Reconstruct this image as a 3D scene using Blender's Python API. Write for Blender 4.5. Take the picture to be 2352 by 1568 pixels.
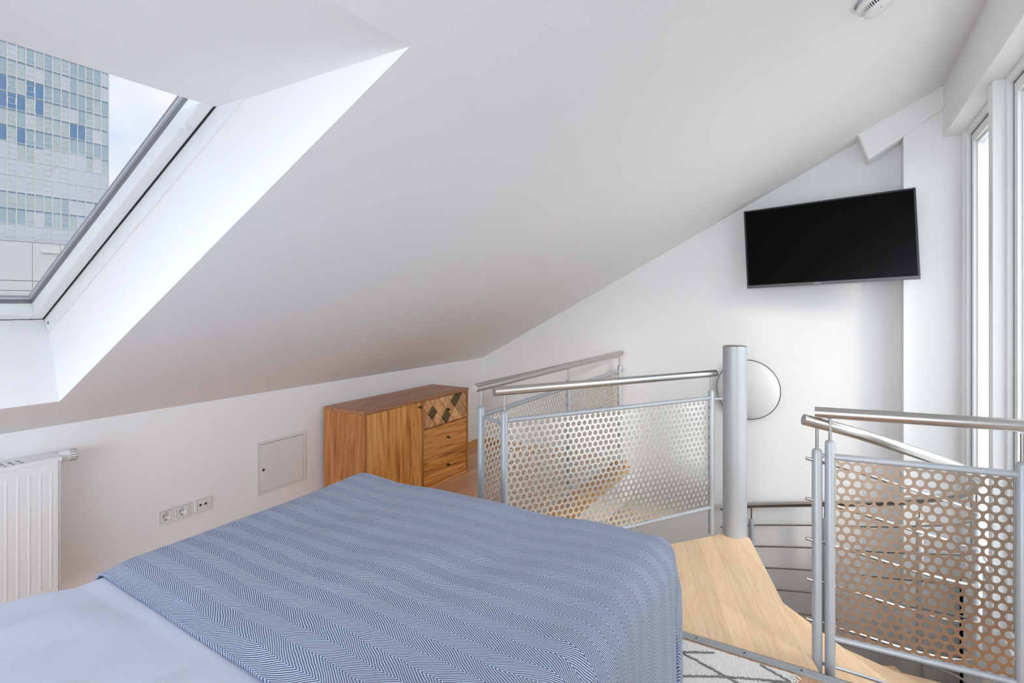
import bpy, math, random
from math import sin, cos, pi, sqrt, radians
from mathutils import Vector, Matrix
random.seed(7)
for o in list(bpy.data.objects):
    bpy.data.objects.remove(o)
scene = bpy.context.scene
COL = scene.collection

# ------------------------------------------------------------------ camera
# world: +X runs along the low wall to the far wall, +Y to the low wall, Z up
ANG = math.atan2(739.0, 1240.0)
cam_d = bpy.data.cameras.new('camera')
cam_d.sensor_width = 36.0
cam_d.lens = 36.0 * 1240.0 / 2352.0
cam_d.shift_y = -91.0 / 2352.0
cam_d.clip_end = 2000
cam = bpy.data.objects.new('camera', cam_d)
COL.objects.link(cam)
cam.location = (0, 0, 1.40)
cam.rotation_euler = (pi / 2, 0, ANG - pi / 2)
scene.camera = cam

# ------------------------------------------------------------------ world, sun, exposure
world = bpy.data.worlds.new('sky_world')
scene.world = world
world.use_nodes = True
wn, wl = world.node_tree.nodes, world.node_tree.links
wn.clear()
w_tc = wn.new('ShaderNodeTexCoord')
w_map = wn.new('ShaderNodeMapping'); w_map.inputs['Scale'].default_value = (2.2, 2.2, 3.4)
w_no = wn.new('ShaderNodeTexNoise'); w_no.inputs['Scale'].default_value = 1.6
w_no.inputs['Detail'].default_value = 6; w_no.inputs['Roughness'].default_value = 0.55
w_cr = wn.new('ShaderNodeValToRGB')
w_cr.color_ramp.elements[0].position = 0.40; w_cr.color_ramp.elements[0].color = (0.67, 0.80, 0.975, 1)
w_cr.color_ramp.elements[1].position = 0.62; w_cr.color_ramp.elements[1].color = (0.925, 0.952, 0.99, 1)
w_bg = wn.new('ShaderNodeBackground'); w_bg.inputs['Strength'].default_value = 4.3
w_out = wn.new('ShaderNodeOutputWorld')
wl.new(w_tc.outputs['Generated'], w_map.inputs['Vector'])
wl.new(w_map.outputs['Vector'], w_no.inputs['Vector'])
wl.new(w_no.outputs['Fac'], w_cr.inputs['Fac'])
wl.new(w_cr.outputs['Color'], w_bg.inputs['Color'])
wl.new(w_bg.outputs['Background'], w_out.inputs['Surface'])

sun_d = bpy.data.lights.new('sun', 'SUN')
sun_d.energy = 1.55
sun_d.angle = radians(13)
sun_d.color = (1.0, 0.955, 0.90)
sun = bpy.data.objects.new('sun', sun_d)
COL.objects.link(sun)
sun.rotation_euler = Vector((1.0, 1.5, -0.76)).to_track_quat('-Z', 'Y').to_euler()

scene.view_settings.view_transform = 'Standard'
scene.view_settings.look = 'None'
scene.view_settings.gamma = 1.0
scene.view_settings.use_curve_mapping = False
scene.view_settings.exposure = 1.0
scene.cycles.diffuse_bounces = 8

# ------------------------------------------------------------------ materials
def newmat(name):
    m = bpy.data.materials.new(name); m.use_nodes = True
    nt = m.node_tree
    return m, nt.nodes, nt.links, nt.nodes['Principled BSDF']

def plain(name, col, rough=0.5, metal=0.0, spec=0.5, bump=0.0, bscale=200.0):
    m, n, l, b = newmat(name)
    b.inputs['Base Color'].default_value = (*col, 1)
    b.inputs['Roughness'].default_value = rough
    b.inputs['Metallic'].default_value = metal
    b.inputs['Specular IOR Level'].default_value = spec
    if bump:
        tc = n.new('ShaderNodeTexCoord'); no = n.new('ShaderNodeTexNoise')
        no.inputs['Scale'].default_value = bscale; no.inputs['Detail'].default_value = 4
        bp = n.new('ShaderNodeBump'); bp.inputs['Strength'].default_value = bump
        bp.inputs['Distance'].default_value = 0.002
        l.new(tc.outputs['Object'], no.inputs['Vector']); l.new(no.outputs['Fac'], bp.inputs['Height'])
        l.new(bp.outputs['Normal'], b.inputs['Normal'])
    return m

def ramp(n, stops):
    r = n.new('ShaderNodeValToRGB')
    e = r.color_ramp.elements
    e[0].position, e[0].color = stops[0][0], (*stops[0][1], 1)
    e[1].position, e[1].color = stops[-1][0], (*stops[-1][1], 1)
    for p, c in stops[1:-1]:
        q = e.new(p); q.color = (*c, 1)
    return r

def wood(name, dark, mid, light, stretch, gscale=6.0, rough=0.4, vary=0.25, rings=0.0, spec=0.4, distort=2.0):
    """grain runs along the axis whose stretch is small; each object shifts its own grain"""
    m, n, l, b = newmat(name)
    tc = n.new('ShaderNodeTexCoord'); oi = n.new('ShaderNodeObjectInfo')
    mul = n.new('ShaderNodeVectorMath'); mul.operation = 'SCALE'
    comb = n.new('ShaderNodeCombineXYZ')
    for k, s in enumerate((37.0, 23.0, 51.0)):
        mm = n.new('ShaderNodeMath'); mm.operation = 'MULTIPLY'; mm.inputs[1].default_value = s
        l.new(oi.outputs['Random'], mm.inputs[0]); l.new(mm.outputs[0], comb.inputs[k])
    add = n.new('ShaderNodeVectorMath'); add.operation = 'ADD'
    l.new(tc.outputs['Object'], add.inputs[0]); l.new(comb.outputs[0], add.inputs[1])
    mp = n.new('ShaderNodeMapping'); mp.inputs['Scale'].default_value = stretch
    l.new(add.outputs[0], mp.inputs['Vector'])
    no = n.new('ShaderNodeTexNoise'); no.inputs['Scale'].default_value = gscale
    no.inputs['Detail'].default_value = 8; no.inputs['Roughness'].default_value = 0.62
    no.inputs['Distortion'].default_value = distort
    l.new(mp.outputs[0], no.inputs['Vector'])
    fine = n.new('ShaderNodeTexNoise'); fine.inputs['Scale'].default_value = gscale * 9
    fine.inputs['Detail'].default_value = 3
    l.new(mp.outputs[0], fine.inputs['Vector'])
    mx = n.new('ShaderNodeMath'); mx.operation = 'MULTIPLY_ADD'; mx.inputs[1].default_value = 0.28 + (0.16 if rings else 0.0)
    base_fac = no.outputs['Fac']
    if rings:
        wv = n.new('ShaderNodeTexWave'); wv.wave_type = 'BANDS'; wv.bands_direction = 'DIAGONAL'; wv.wave_profile = 'SIN'
        wv.inputs['Scale'].default_value = gscale*1.5; wv.inputs['Distortion'].default_value = 7.0
        wv.inputs['Detail'].default_value = 3.0; wv.inputs['Detail Scale'].default_value = 0.55; wv.inputs['Detail Roughness'].default_value = 0.55
        l.new(mp.outputs[0], wv.inputs['Vector'])
        w2 = n.new('ShaderNodeMath'); w2.operation = 'MULTIPLY_ADD'; w2.inputs[1].default_value = 0.42; w2.inputs[2].default_value = 0.29
        l.new(wv.outputs['Fac'], w2.inputs[0])
        mz = n.new('ShaderNodeMix'); mz.data_type = 'FLOAT'; mz.inputs['Factor'].default_value = rings
        l.new(no.outputs['Fac'], mz.inputs['A']); l.new(w2.outputs[0], mz.inputs['B'])
        base_fac = mz.outputs['Result']
    l.new(fine.outputs['Fac'], mx.inputs[0]); l.new(base_fac, mx.inputs[2])
    sb = n.new('ShaderNodeMath'); sb.operation = 'SUBTRACT'; sb.inputs[1].default_value = 0.14 + (0.08 if rings else 0.0)
    l.new(mx.outputs[0], sb.inputs[0])
    r = ramp(n, [(0.30, dark), (0.48, mid), (0.66, light)])
    l.new(sb.outputs[0], r.inputs['Fac'])
    hv = n.new('ShaderNodeHueSaturation')
    mr = n.new('ShaderNodeMapRange'); mr.inputs['To Min'].default_value = 1 - vary; mr.inputs['To Max'].default_value = 1 + vary
    l.new(oi.outputs['Random'], mr.inputs['Value']); l.new(mr.outputs[0], hv.inputs['Value'])
    l.new(r.outputs['Color'], hv.inputs['Color'])
    l.new(hv.outputs['Color'], b.inputs['Base Color'])
    b.inputs['Roughness'].default_value = rough
    b.inputs['Specular IOR Level'].default_value = spec
    return m

M = {}
M['wall'] = plain('white_wall_paint', (0.87, 0.868, 0.862), 0.9, spec=0.2, bump=0.06, bscale=260)
M['ceiling'] = plain('white_ceiling_paint', (0.86, 0.858, 0.855), 0.92, spec=0.2, bump=0.06, bscale=260)
M['lacquer'] = plain('white_window_lacquer', (0.84, 0.85, 0.85), 0.35)
M['white_metal'] = plain('white_radiator_enamel', (0.82, 0.825, 0.81), 0.35)
M['white_plastic'] = plain('white_plastic', (0.80, 0.79, 0.78), 0.4)
M['cream_plastic'] = plain('cream_plastic', (0.78, 0.765, 0.74), 0.45)
M['hatch'] = plain('hatch_enamel', (0.77, 0.765, 0.75), 0.5)
M['dark_gap'] = plain('dark_gap', (0.03, 0.03, 0.03), 0.8)
M['gap_grey'] = plain('grey_gasket', (0.22, 0.23, 0.24), 0.7)
M['glossy_black'] = plain('tv_screen_black', (0.0025, 0.0025, 0.003), 0.2, spec=0.06)
M['bezel'] = plain('tv_bezel', (0.02, 0.02, 0.022), 0.35)
M['bezel_bottom'] = plain('tv_bezel_grey', (0.10, 0.095, 0.105), 0.35)
M['print'] = plain('silver_print', (0.75, 0.75, 0.76), 0.4)
M['paint_grey'] = plain('silver_grey_powder_coat', (0.44, 0.465, 0.49), 0.42, metal=0.25, bump=0.05, bscale=500)
M['steel'] = plain('brushed_stainless_steel', (0.52, 0.495, 0.47), 0.28, metal=1.0)
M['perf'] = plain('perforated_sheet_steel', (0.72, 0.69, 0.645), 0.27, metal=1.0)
M['perf_reflection'] = plain('perforated_steel_reflection_tint', (0.40, 0.315, 0.24), 0.25, metal=1.0)  # brown reflection of the floor put into the nearest panel's base colour
M['alu'] = plain('ribbed_aluminium', (0.55, 0.57, 0.58), 0.4, metal=0.8)
M['bead'] = plain('grey_glazing_bead', (0.55, 0.56, 0.60), 0.4)
M['screw'] = plain('dark_screw', (0.08, 0.08, 0.08), 0.4, metal=0.8)
M['knob'] = plain('bronze_knob', (0.05, 0.038, 0.028), 0.3, metal=0.8)
M['brass_dark'] = plain('aged_brass_inlay', (0.16, 0.12, 0.055), 0.38, metal=0.7)
M['lamp_rim'] = plain('lamp_rim_metal', (0.16, 0.16, 0.165), 0.4, metal=0.7)
M['lamp_glass'] = plain('opal_glass', (0.75, 0.755, 0.745), 0.3)
M['socket_dark'] = plain('socket_contact', (0.02, 0.02, 0.02), 0.5)
M['floor_oak'] = wood('warm_oak_parquet', (0.52, 0.27, 0.14), (0.62, 0.355, 0.20), (0.71, 0.44, 0.27), (0.9, 9, 9), 5, 0.38, 0.13)
M['skirting'] = wood('oak_skirting', (0.55, 0.28, 0.09), (0.66, 0.36, 0.13), (0.74, 0.44, 0.19), (0.9, 9, 9), 5, 0.4, 0.05)
M['beech'] = wood('pale_beech_tread', (0.84, 0.55, 0.30), (0.90, 0.63, 0.38), (0.94, 0.70, 0.46), (1.6, 14, 14), 3.2, 0.36, 0.055, distort=0.8)
M['acacia_v'] = wood('acacia_upright_grain', (0.34, 0.10, 0.022), (0.76, 0.32, 0.075), (0.90, 0.48, 0.16), (5.2, 5.2, 0.42), 1.5, 0.36, 0.10, distort=2.0, rings=0.20)
M['acacia_side'] = wood('acacia_side_grain', (0.22, 0.07, 0.022), (0.46, 0.18, 0.052), (0.60, 0.27, 0.085), (5.5, 5.5, 0.42), 1.5, 0.38, 0.06, distort=2.0, rings=0.20)
M['acacia_h'] = wood('acacia_level_grain', (0.34, 0.10, 0.022), (0.76, 0.32, 0.075), (0.90, 0.48, 0.16), (0.42, 5.2, 5.2), 1.7, 0.36, 0.10, distort=2.0, rings=0.20)
M['acacia_top'] = wood('acacia_top_grain', (0.27, 0.11, 0.05), (0.42, 0.185, 0.085), (0.54, 0.26, 0.13), (1.0, 9, 9), 2.0, 0.4, 0.05, distort=1.2)
M['mosaic'] = wood('acacia_mosaic_piece', (0.44, 0.19, 0.07), (0.68, 0.36, 0.15), (0.80, 0.50, 0.26), (5, 8, 2.2), 3.0, 0.4, 0.30, distort=1.5)

def herringbone():
    m, n, l, b = newmat('blue_white_herringbone_weave')
    uv = n.new('ShaderNodeUVMap'); uv.uv_map = 'cloth'
    sep = n.new('ShaderNodeSeparateXYZ'); 
    dn = n.new('ShaderNodeTexNoise'); dn.inputs['Scale'].default_value = 9.0; dn.inputs['Detail'].default_value = 2
    dsub = n.new('ShaderNodeVectorMath'); dsub.operation = 'SUBTRACT'; dsub.inputs[1].default_value = (0.5, 0.5, 0.5)
    dsc = n.new('ShaderNodeVectorMath'); dsc.operation = 'SCALE'; dsc.inputs['Scale'].default_value = 0.022
    dad = n.new('ShaderNodeVectorMath'); dad.operation = 'ADD'
    l.new(uv.outputs['UV'], dn.inputs['Vector']); l.new(dn.outputs['Color'], dsub.inputs[0])
    l.new(dsub.outputs[0], dsc.inputs[0]); l.new(uv.outputs['UV'], dad.inputs[0]); l.new(dsc.outputs[0], dad.inputs[1])
    l.new(dad.outputs[0], sep.inputs[0])
    def mt(op, a, bb=None, c=None):
        q = n.new('ShaderNodeMath'); q.operation = op
        for k, v in enumerate((a, bb, c)):
            if v is None: continue
            if isinstance(v, (int, float)): q.inputs[k].default_value = v
            else: l.new(v, q.inputs[k])
        return q.outputs[0]
    s, t = sep.outputs['X'], sep.outputs['Y']
    zig = mt('PINGPONG', s, 0.045)
    ph = mt('ADD', mt('MULTIPLY', zig, 1.8), t)
    wave = mt('SINE', mt('MULTIPLY', ph, 2 * pi / 0.0104))
    fac = mt('MULTIPLY_ADD', wave, 1.3, 0.5)
    cl = n.new('ShaderNodeClamp'); l.new(fac, cl.inputs['Value'])
    # fine heather speckle
    sp = n.new('ShaderNodeTexNoise'); sp.inputs['Scale'].default_value = 420; sp.inputs['Detail'].default_value = 2
    l.new(uv.outputs['UV'], sp.inputs['Vector'])
    f2 = mt('ADD', cl.outputs[0], mt('MULTIPLY', mt('SUBTRACT', sp.outputs['Fac'], 0.5), 0.9))
    par = mt('MODULO', mt('FLOOR', mt('DIVIDE', s, 0.045)), 2.0)
    soft = mt('MULTIPLY_ADD', mt('SUBTRACT', f2, 0.40), 0.72, 0.37)
    mixn = n.new('ShaderNodeMix'); mixn.data_type = 'FLOAT'
    l.new(par, mixn.inputs['Factor']); l.new(f2, mixn.inputs['A']); l.new(soft, mixn.inputs['B'])
    cl2 = n.new('ShaderNodeClamp'); l.new(mixn.outputs['Result'], cl2.inputs['Value'])
    # alternate bands read calmer than their neighbours
    r = ramp(n, [(0.0, (0.054, 0.090, 0.190)), (1.0, (0.68, 0.755, 0.87))])
    l.new(cl2.outputs[0], r.inputs['Fac'])
    l.new(r.outputs['Color'], b.inputs['Base Color'])
    b.inputs['Roughness'].default_value = 0.95
    b.inputs['Specular IOR Level'].default_value = 0.15
    bp = n.new('ShaderNodeBump'); bp.inputs['Strength'].default_value = 0.25; bp.inputs['Distance'].default_value = 0.0015
    l.new(cl2.outputs[0], bp.inputs['Height']); l.new(bp.outputs['Normal'], b.inputs['Normal'])
    return m
M['herringbone'] = herringbone()

def sheet_mat():
    m, n, l, b = newmat('pale_blue_cotton')
    tc = n.new('ShaderNodeTexCoord')
    wv = n.new('ShaderNodeTexWave'); wv.inputs['Scale'].default_value = 60; wv.bands_direction = 'X'
    bp = n.new('ShaderNodeBump'); bp.inputs['Strength'].default_value = 0.05; bp.inputs['Distance'].default_value = 0.001
    l.new(tc.outputs['Object'], wv.inputs['Vector']); l.new(wv.outputs['Fac'], bp.inputs['Height'])
    l.new(bp.outputs['Normal'], b.inputs['Normal'])
    b.inputs['Base Color'].default_value = (0.67, 0.715, 0.83, 1)
    b.inputs['Roughness'].default_value = 0.9; b.inputs['Specular IOR Level'].default_value = 0.2
    return m
M['sheet'] = sheet_mat()
M['mattress'] = plain('mattress_ticking', (0.75, 0.75, 0.74), 0.9, spec=0.2)
M['rug'] = plain('cream_wool_pile', (0.88, 0.865, 0.83), 0.97, spec=0.1, bump=0.5, bscale=160)
M['rug_line'] = plain('grey_wool_line', (0.25, 0.235, 0.235), 0.97, spec=0.1, bump=0.4, bscale=220)

def glass_mat(name, tint, gloss):
    m = bpy.data.materials.new(name); m.use_nodes = True
    n, l = m.node_tree.nodes, m.node_tree.links
    n.clear()
    tr = n.new('ShaderNodeBsdfTransparent'); tr.inputs['Color'].default_value = (*tint, 1)
    gl = n.new('ShaderNodeBsdfGlossy'); gl.inputs['Roughness'].default_value = 0.02
    mix = n.new('ShaderNodeMixShader')
    lw = n.new('ShaderNodeLayerWeight'); lw.inputs['Blend'].default_value = 0.5
    pw_ = n.new('ShaderNodeMath'); pw_.operation = 'POWER'; pw_.inputs[1].default_value = 5.0
    fr = n.new('ShaderNodeMath'); fr.operation = 'MULTIPLY_ADD'; fr.inputs[1].default_value = gloss; fr.inputs[2].default_value = 0.03
    l.new(lw.outputs['Facing'], pw_.inputs[0]); l.new(pw_.outputs[0], fr.inputs[0])
    out = n.new('ShaderNodeOutputMaterial')
    l.new(fr.outputs[0], mix.inputs[0]); l.new(tr.outputs[0], mix.inputs[1]); l.new(gl.outputs[0], mix.inputs[2])
    l.new(mix.outputs[0], out.inputs['Surface'])
    return m
M['glass'] = glass_mat('clear_window_glass', (0.70, 0.69, 0.67), 0.3)
M['sky_glass'] = glass_mat('skylight_glass', (0.35, 0.345, 0.345), 0.2)

# facade materials
M['f_pale'] = plain('facade_pale_green_glass', (0.60, 0.70, 0.70), 0.3)
M['f_mid'] = plain('facade_blue_grey_glass', (0.47, 0.61, 0.66), 0.25)
M['f_deep'] = plain('facade_deep_blue_glass', (0.19, 0.35, 0.56), 0.2)
M['f_white'] = plain('facade_cloud_reflection_tint', (0.74, 0.79, 0.82), 0.3)  # pale reflection of clouds put into the pane colour
M['f_spandrel'] = plain('facade_blue_spandrel', (0.34, 0.50, 0.62), 0.3)
M['f_mullion'] = plain('facade_cream_mullion', (0.86, 0.84, 0.81), 0.5)
M['f_neigh'] = plain('neighbour_panel', (0.27, 0.30, 0.33), 0.7)
M['f_mull_dark'] = plain('neighbour_joint', (0.20, 0.22, 0.25), 0.7)
M['f_podium'] = plain('podium_stone', (0.86, 0.85, 0.82), 0.8)
M['f_podium_low'] = plain('podium_base_stone', (0.55, 0.52, 0.52), 0.8)

# ------------------------------------------------------------------ mesh helpers
class MB:
    def __init__(self):
        self.v, self.f, self.mi, self.sm = [], [], [], []
    def add(self, verts, faces, mi=0, smooth=False):
        o = len(self.v)
        self.v += [tuple(p) for p in verts]
        self.f += [tuple(i + o for i in fc) for fc in faces]
        self.mi += [mi] * len(faces); self.sm += [smooth] * len(faces)
        return self
    def box(self, x0, x1, y0, y1, z0, z1, mi=0):
        x0, x1 = min(x0, x1), max(x0, x1); y0, y1 = min(y0, y1), max(y0, y1); z0, z1 = min(z0, z1), max(z0, z1)
        return self.add([(x0,y0,z0),(x1,y0,z0),(x1,y1,z0),(x0,y1,z0),(x0,y0,z1),(x1,y0,z1),(x1,y1,z1),(x0,y1,z1)],
            [(0,3,2,1),(4,5,6,7),(0,1,5,4),(1,2,6,5),(2,3,7,6),(3,0,4,7)], mi)
    def obox(self, O, ex, ey, ez, a0, a1, b0, b1, c0, c1, mi=0):
        O, ex, ey, ez = Vector(O), Vector(ex), Vector(ey), Vector(ez)
        P = [O + ex*a + ey*b + ez*c for c in (c0, c1) for a, b in ((a0,b0),(a1,b0),(a1,b1),(a0,b1))]
        fs = [(0,3,2,1),(4,5,6,7),(0,1,5,4),(1,2,6,5),(2,3,7,6),(3,0,4,7)]
        if ex.cross(ey).dot(ez) < 0: fs = [tuple(reversed(f)) for f in fs]
        return self.add(P, fs, mi)
    def prism(self, poly, z0, z1, mi=0):
        n = len(poly)
        ar = sum(poly[i][0]*poly[(i+1)%n][1]-poly[(i+1)%n][0]*poly[i][1] for i in range(n))
        if ar < 0: poly = list(reversed(poly))
        V = [(x, y, z0) for x, y in poly] + [(x, y, z1) for x, y in poly]
        F = [tuple(reversed(range(n))), tuple(range(n, 2*n))] + [(i, (i+1)%n, n+(i+1)%n, n+i) for i in range(n)]
        return self.add(V, F, mi)
    def tube(self, pts, r, seg=14, caps=True, mi=0, radii=None):
        pts = [Vector(p) for p in pts]
        n = len(pts)
        tang = []
        for i in range(n):
            a = pts[max(0, i-1)]; c = pts[min(n-1, i+1)]
            tang.append((c - a).normalized())
        up = Vector((0, 0, 1)) if abs(tang[0].z) < 0.95 else Vector((1, 0, 0))
        V = []
        for i in range(n):
            t = tang[i]
            side = t.cross(up)
            if side.length < 1e-5: side = t.cross(Vector((0, 1, 0)))
            side.normalize(); u2 = side.cross(t).normalized()
            rr = radii[i] if radii else r
            for k in range(seg):
                a = 2*pi*k/seg
                V.append(pts[i] + side*(cos(a)*rr) + u2*(sin(a)*rr))
        F = [(i*seg+k, i*seg+(k+1)%seg, (i+1)*seg+(k+1)%seg, (i+1)*seg+k) for i in range(n-1) for k in range(seg)]
        self.add(V, F, mi, True)
        if caps:
            self.add([V[k] for k in range(seg)], [tuple(reversed(range(seg)))], mi)
            self.add([V[(n-1)*seg+k] for k in range(seg)], [tuple(range(seg))], mi)
        return self
    def lathe(self, O, ax, prof, seg=32, mi=0, close=True):
        """prof: (radius, height along ax)"""
        O, ax = Vector(O), Vector(ax).normalized()
        u = ax.cross(Vector((0, 0, 1)) if abs(ax.z) < 0.9 else Vector((1, 0, 0))).normalized()
        w = ax.cross(u)
        V = [O + ax*h + (u*cos(2*pi*k/seg) + w*sin(2*pi*k/seg))*max(r, 1e-5) for r, h in prof for k in range(seg)]
        F = [(i*seg+k, i*seg+(k+1)%seg, (i+1)*seg+(k+1)%seg, (i+1)*seg+k) for i in range(len(prof)-1) for k in range(seg)]
        self.add(V, F, mi, True)
        return self
    def mesh(self, name, mats):
        me = bpy.data.meshes.new(name)
        me.from_pydata(self.v, [], self.f)
        for m in (mats if isinstance(mats, (list, tuple)) else [mats]): me.materials.append(m)
        me.polygons.foreach_set('material_index', self.mi)
        me.polygons.foreach_set('use_smooth', self.sm)
        me.update()
        return me
    def build(self, name, mats, parent=None, bevel=0.0, origin=None):
        if origin is not None:
            o = Vector(origin); self.v = [(p[0]-o.x, p[1]-o.y, p[2]-o.z) for p in self.v]
        ob = bpy.data.objects.new(name, self.mesh(name, mats))
        COL.objects.link(ob)
        if parent is not None: ob.parent = parent
        if origin is not None:
            ob.location = origin if parent is None or parent.location.length < 1e-9 else Vector(origin) - parent.location
        if bevel:
            bm = ob.modifiers.new('edge', 'BEVEL'); bm.width = bevel; bm.segments = 2; bm.limit_method = 'ANGLE'
            bm.angle_limit = radians(40)
        return ob

def tag(o, label, cat, group=None, kind=None):
    o['label'] = label; o['category'] = cat
    if group: o['group'] = group
    if kind: o['kind'] = kind
    return o
def thing(name, label, cat, loc=(0, 0, 0), group=None):
    o = bpy.data.objects.new(name, None); COL.objects.link(o); o.empty_display_size = 0.1
    o.location = loc
    return tag(o, label, cat, group)
def struct(name, mb, mat, label=None, parent=None, bevel=0.0):
    o = mb.build(name, mat, parent, bevel)
    o['kind'] = 'structure'
    if label: o['label'] = label
    return o
def inst(src, name, parent, loc=(0, 0, 0), rot=(0, 0, 0), mesh=None):
    o = bpy.data.objects.new(name, mesh or src.data); COL.objects.link(o)
    o.parent = parent; o.location = loc; o.rotation_euler = rot
    return o
def clip_poly(poly, n, d, keep_less=True):
    """keep the side n.p <= d"""
    out = []
    for i in range(len(poly)):
        a, b = poly[i], poly[(i+1) % len(poly)]
        fa = n[0]*a[0]+n[1]*a[1]-d; fb = n[0]*b[0]+n[1]*b[1]-d
        if not keep_less: fa, fb = -fa, -fb
        if fa <= 0: out.append(a)
        if fa*fb < 0:
            t = fa/(fa-fb); out.append((a[0]+(b[0]-a[0])*t, a[1]+(b[1]-a[1])*t))
    return out

# ------------------------------------------------------------------ room constants
YK, ZK = 3.0, 0.845          # low wall plane and its top
XB = 4.46                    # far wall
SL = 0.53                    # ceiling rise per metre towards the windows
XR = -2.7                    # how far the room is built behind the camera
YW = -0.68                   # window plane
ZL = -2.65                   # lower storey floor
XE = 2.34                    # floor edge at the stairwell
def zc(y): return ZK + SL*(YK - y)

# ------------------------------------------------------------------ SETTING
m = MB().box(XR, -0.6, -0.80, YK, -0.26, -0.002)
struct('floor_rear', m, plain('added_grey_floor', (0.30, 0.30, 0.31), 0.95, spec=0.1), 'grey floor added behind the camera to cut warm bounce light')  # unseen grey surface added to keep warm bounce off the soffit
m = MB()
m.box(-0.6, XE, -0.80, YK, -0.26, -0.014)
m.box(XE, XB, 1.50, YK, -0.26, -0.014)
floor = struct('floor', m, M['floor_oak'], 'warm oak parquet floor of the loft')
# parquet strips one by one where the photograph shows the floor
plank_meshes = []
PL, PW = 0.49, 0.068
plank_proto = MB().box(0, PL-0.0006, 0, PW-0.0006, -0.014, 0).mesh('plank', M['floor_oak'])
def lay(x0, x1, y0, y1):
    row = 0; y = y0
    while y < y1 - 0.001:
        w = min(PW, y1 - y)
        x = x0 - random.uniform(0, PL*0.9)
        while x < x1 - 0.001:
            a, b = max(x, x0), min(x + PL, x1)
            if b - a > 0.03:
                if abs(b-a-PL) < 1e-6 and abs(w-PW) < 1e-6:
                    inst(None, 'plank', floor, (a, y, 0), mesh=plank_proto)
                else:
                    inst(None, 'plank', floor, (a, y, 0), mesh=MB().box(0, b-a-0.0006, 0, w-0.0006, -0.014, 0).mesh('plank', M['floor_oak']))
            x += PL
        y += w; row += 1
lay(1.95, XB, 1.50, 2.99)
lay(1.2, XE - 0.045, -0.60, 0.55)
m = MB().box(-0.6, 1.95, 0.55, 2.99, -0.014, -0.001).box(-0.6, 1.2, -0.60, 0.55, -0.014, -0.001).box(1.95, XE-0.045, 0.55, 1.5, -0.014, -0.001)
o = m.build('underlay', M['floor_oak'], floor)

m = MB().box(XR, XB+0.0, YK, YK+0.2, ZL, ZK)
wall_left = struct('wall_left', m, M['wall'], 'low white knee wall under the sloping ceiling')
m = MB().add([(XB, 3.2, ZL), (XB, -1.0, ZL), (XB, -1.0, zc(-1.0)+0.3), (XB, 3.2, zc(3.2)+0.3),
              (XB+0.2, 3.2, ZL), (XB+0.2, -1.0, ZL), (XB+0.2, -1.0, zc(-1.0)+0.3), (XB+0.2, 3.2, zc(3.2)+0.3)],
             [(3,2,1,0),(4,5,6,7),(0,1,5,4),(1,2,6,5),(2,3,7,6),(3,0,4,7)])
wall_back = struct('wall_back', m, M['wall'], 'white end wall behind the stairwell')
# pier in the corner beside the window
XP = 4.29
m = MB().box(XP, XB, -0.386, -0.70, ZL, 2.62)
pier = struct('wall_pier', m, M['wall'], 'narrow white pier in the corner beside the window', bevel=0.004)
# boxed-in beam running up the ceiling line above the television
def on_x(px, py, X):
    u = (px-1176)/1240.0; c, s = cos(ANG), sin(ANG)
    t = X/(c+u*s)
    return Vector((X, t*(s-u*c), 1.40+(693-py)/1240.0*t))
XBM = 4.26
fc = [on_x(*p, XBM) for p in ((1969, 306), (2172, 186), (2172, 246), (1994, 368))]
bk = [Vector((XB, p.y, p.z)) for p in fc]
m = MB().add(fc+bk, [(0,1,2,3),(7,6,5,4),(0,4,5,1),(1,5,6,2),(2,6,7,3),(3,7,4,0)])
trim = struct('trim_1', m, M['wall'], 'short white boxed beam following the ceiling slope above the television', bevel=0.012)

# window wall: header, solid part near the camera, lower piece
m = MB().box(XR, XB, -0.585, -0.95, 2.43, 3.1)
struct('trim_2', m, M['wall'], 'white header beam above the tall windows', bevel=0.004)
m = MB().box(XR, 1.70, -0.60, -0.80, ZL, 2.43)
struct('wall_right', m, M['wall'], 'white wall to the right of the stairs')

# sloping ceiling with the opening of the roof window
NX0, NX1, NY0, NY1 = -0.25, 0.95, 0.8415, 2.72
XC0, XC1, YC0, YC1 = XR, XB, -0.60, YK
m = MB()
def cq(x0, x1, y0, y1):
    P = [(x0, y0, zc(y0)), (x1, y0, zc(y0)), (x1, y1, zc(y1)), (x0, y1, zc(y1))]
    m.add(P, [(3, 2, 1, 0)])
cq(XC0, NX0, YC0, YC1); cq(NX1, XC1, YC0, YC1); cq(NX0, NX1, YC0, NY0); cq(NX0, NX1, NY1, YC1)
ceiling = struct('ceiling', m, M['ceiling'], 'sloping white attic ceiling')
O_s = Vector((0, YK, ZK)); eX = Vector((1, 0, 0)); eS = Vector((0, -0.8836, 0.4683)); eN = Vector((0, 0.4683, 0.8836))
def sp(a, b, c): return O_s + eX*a + eS*b + eN*c
def bc(y, z): return (-(y-YK)*0.8836+(z-ZK)*0.4683, (y-YK)*0.4683+(z-ZK)*0.8836)
ZSF = zc(NY0)
CR = 0.44
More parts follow.
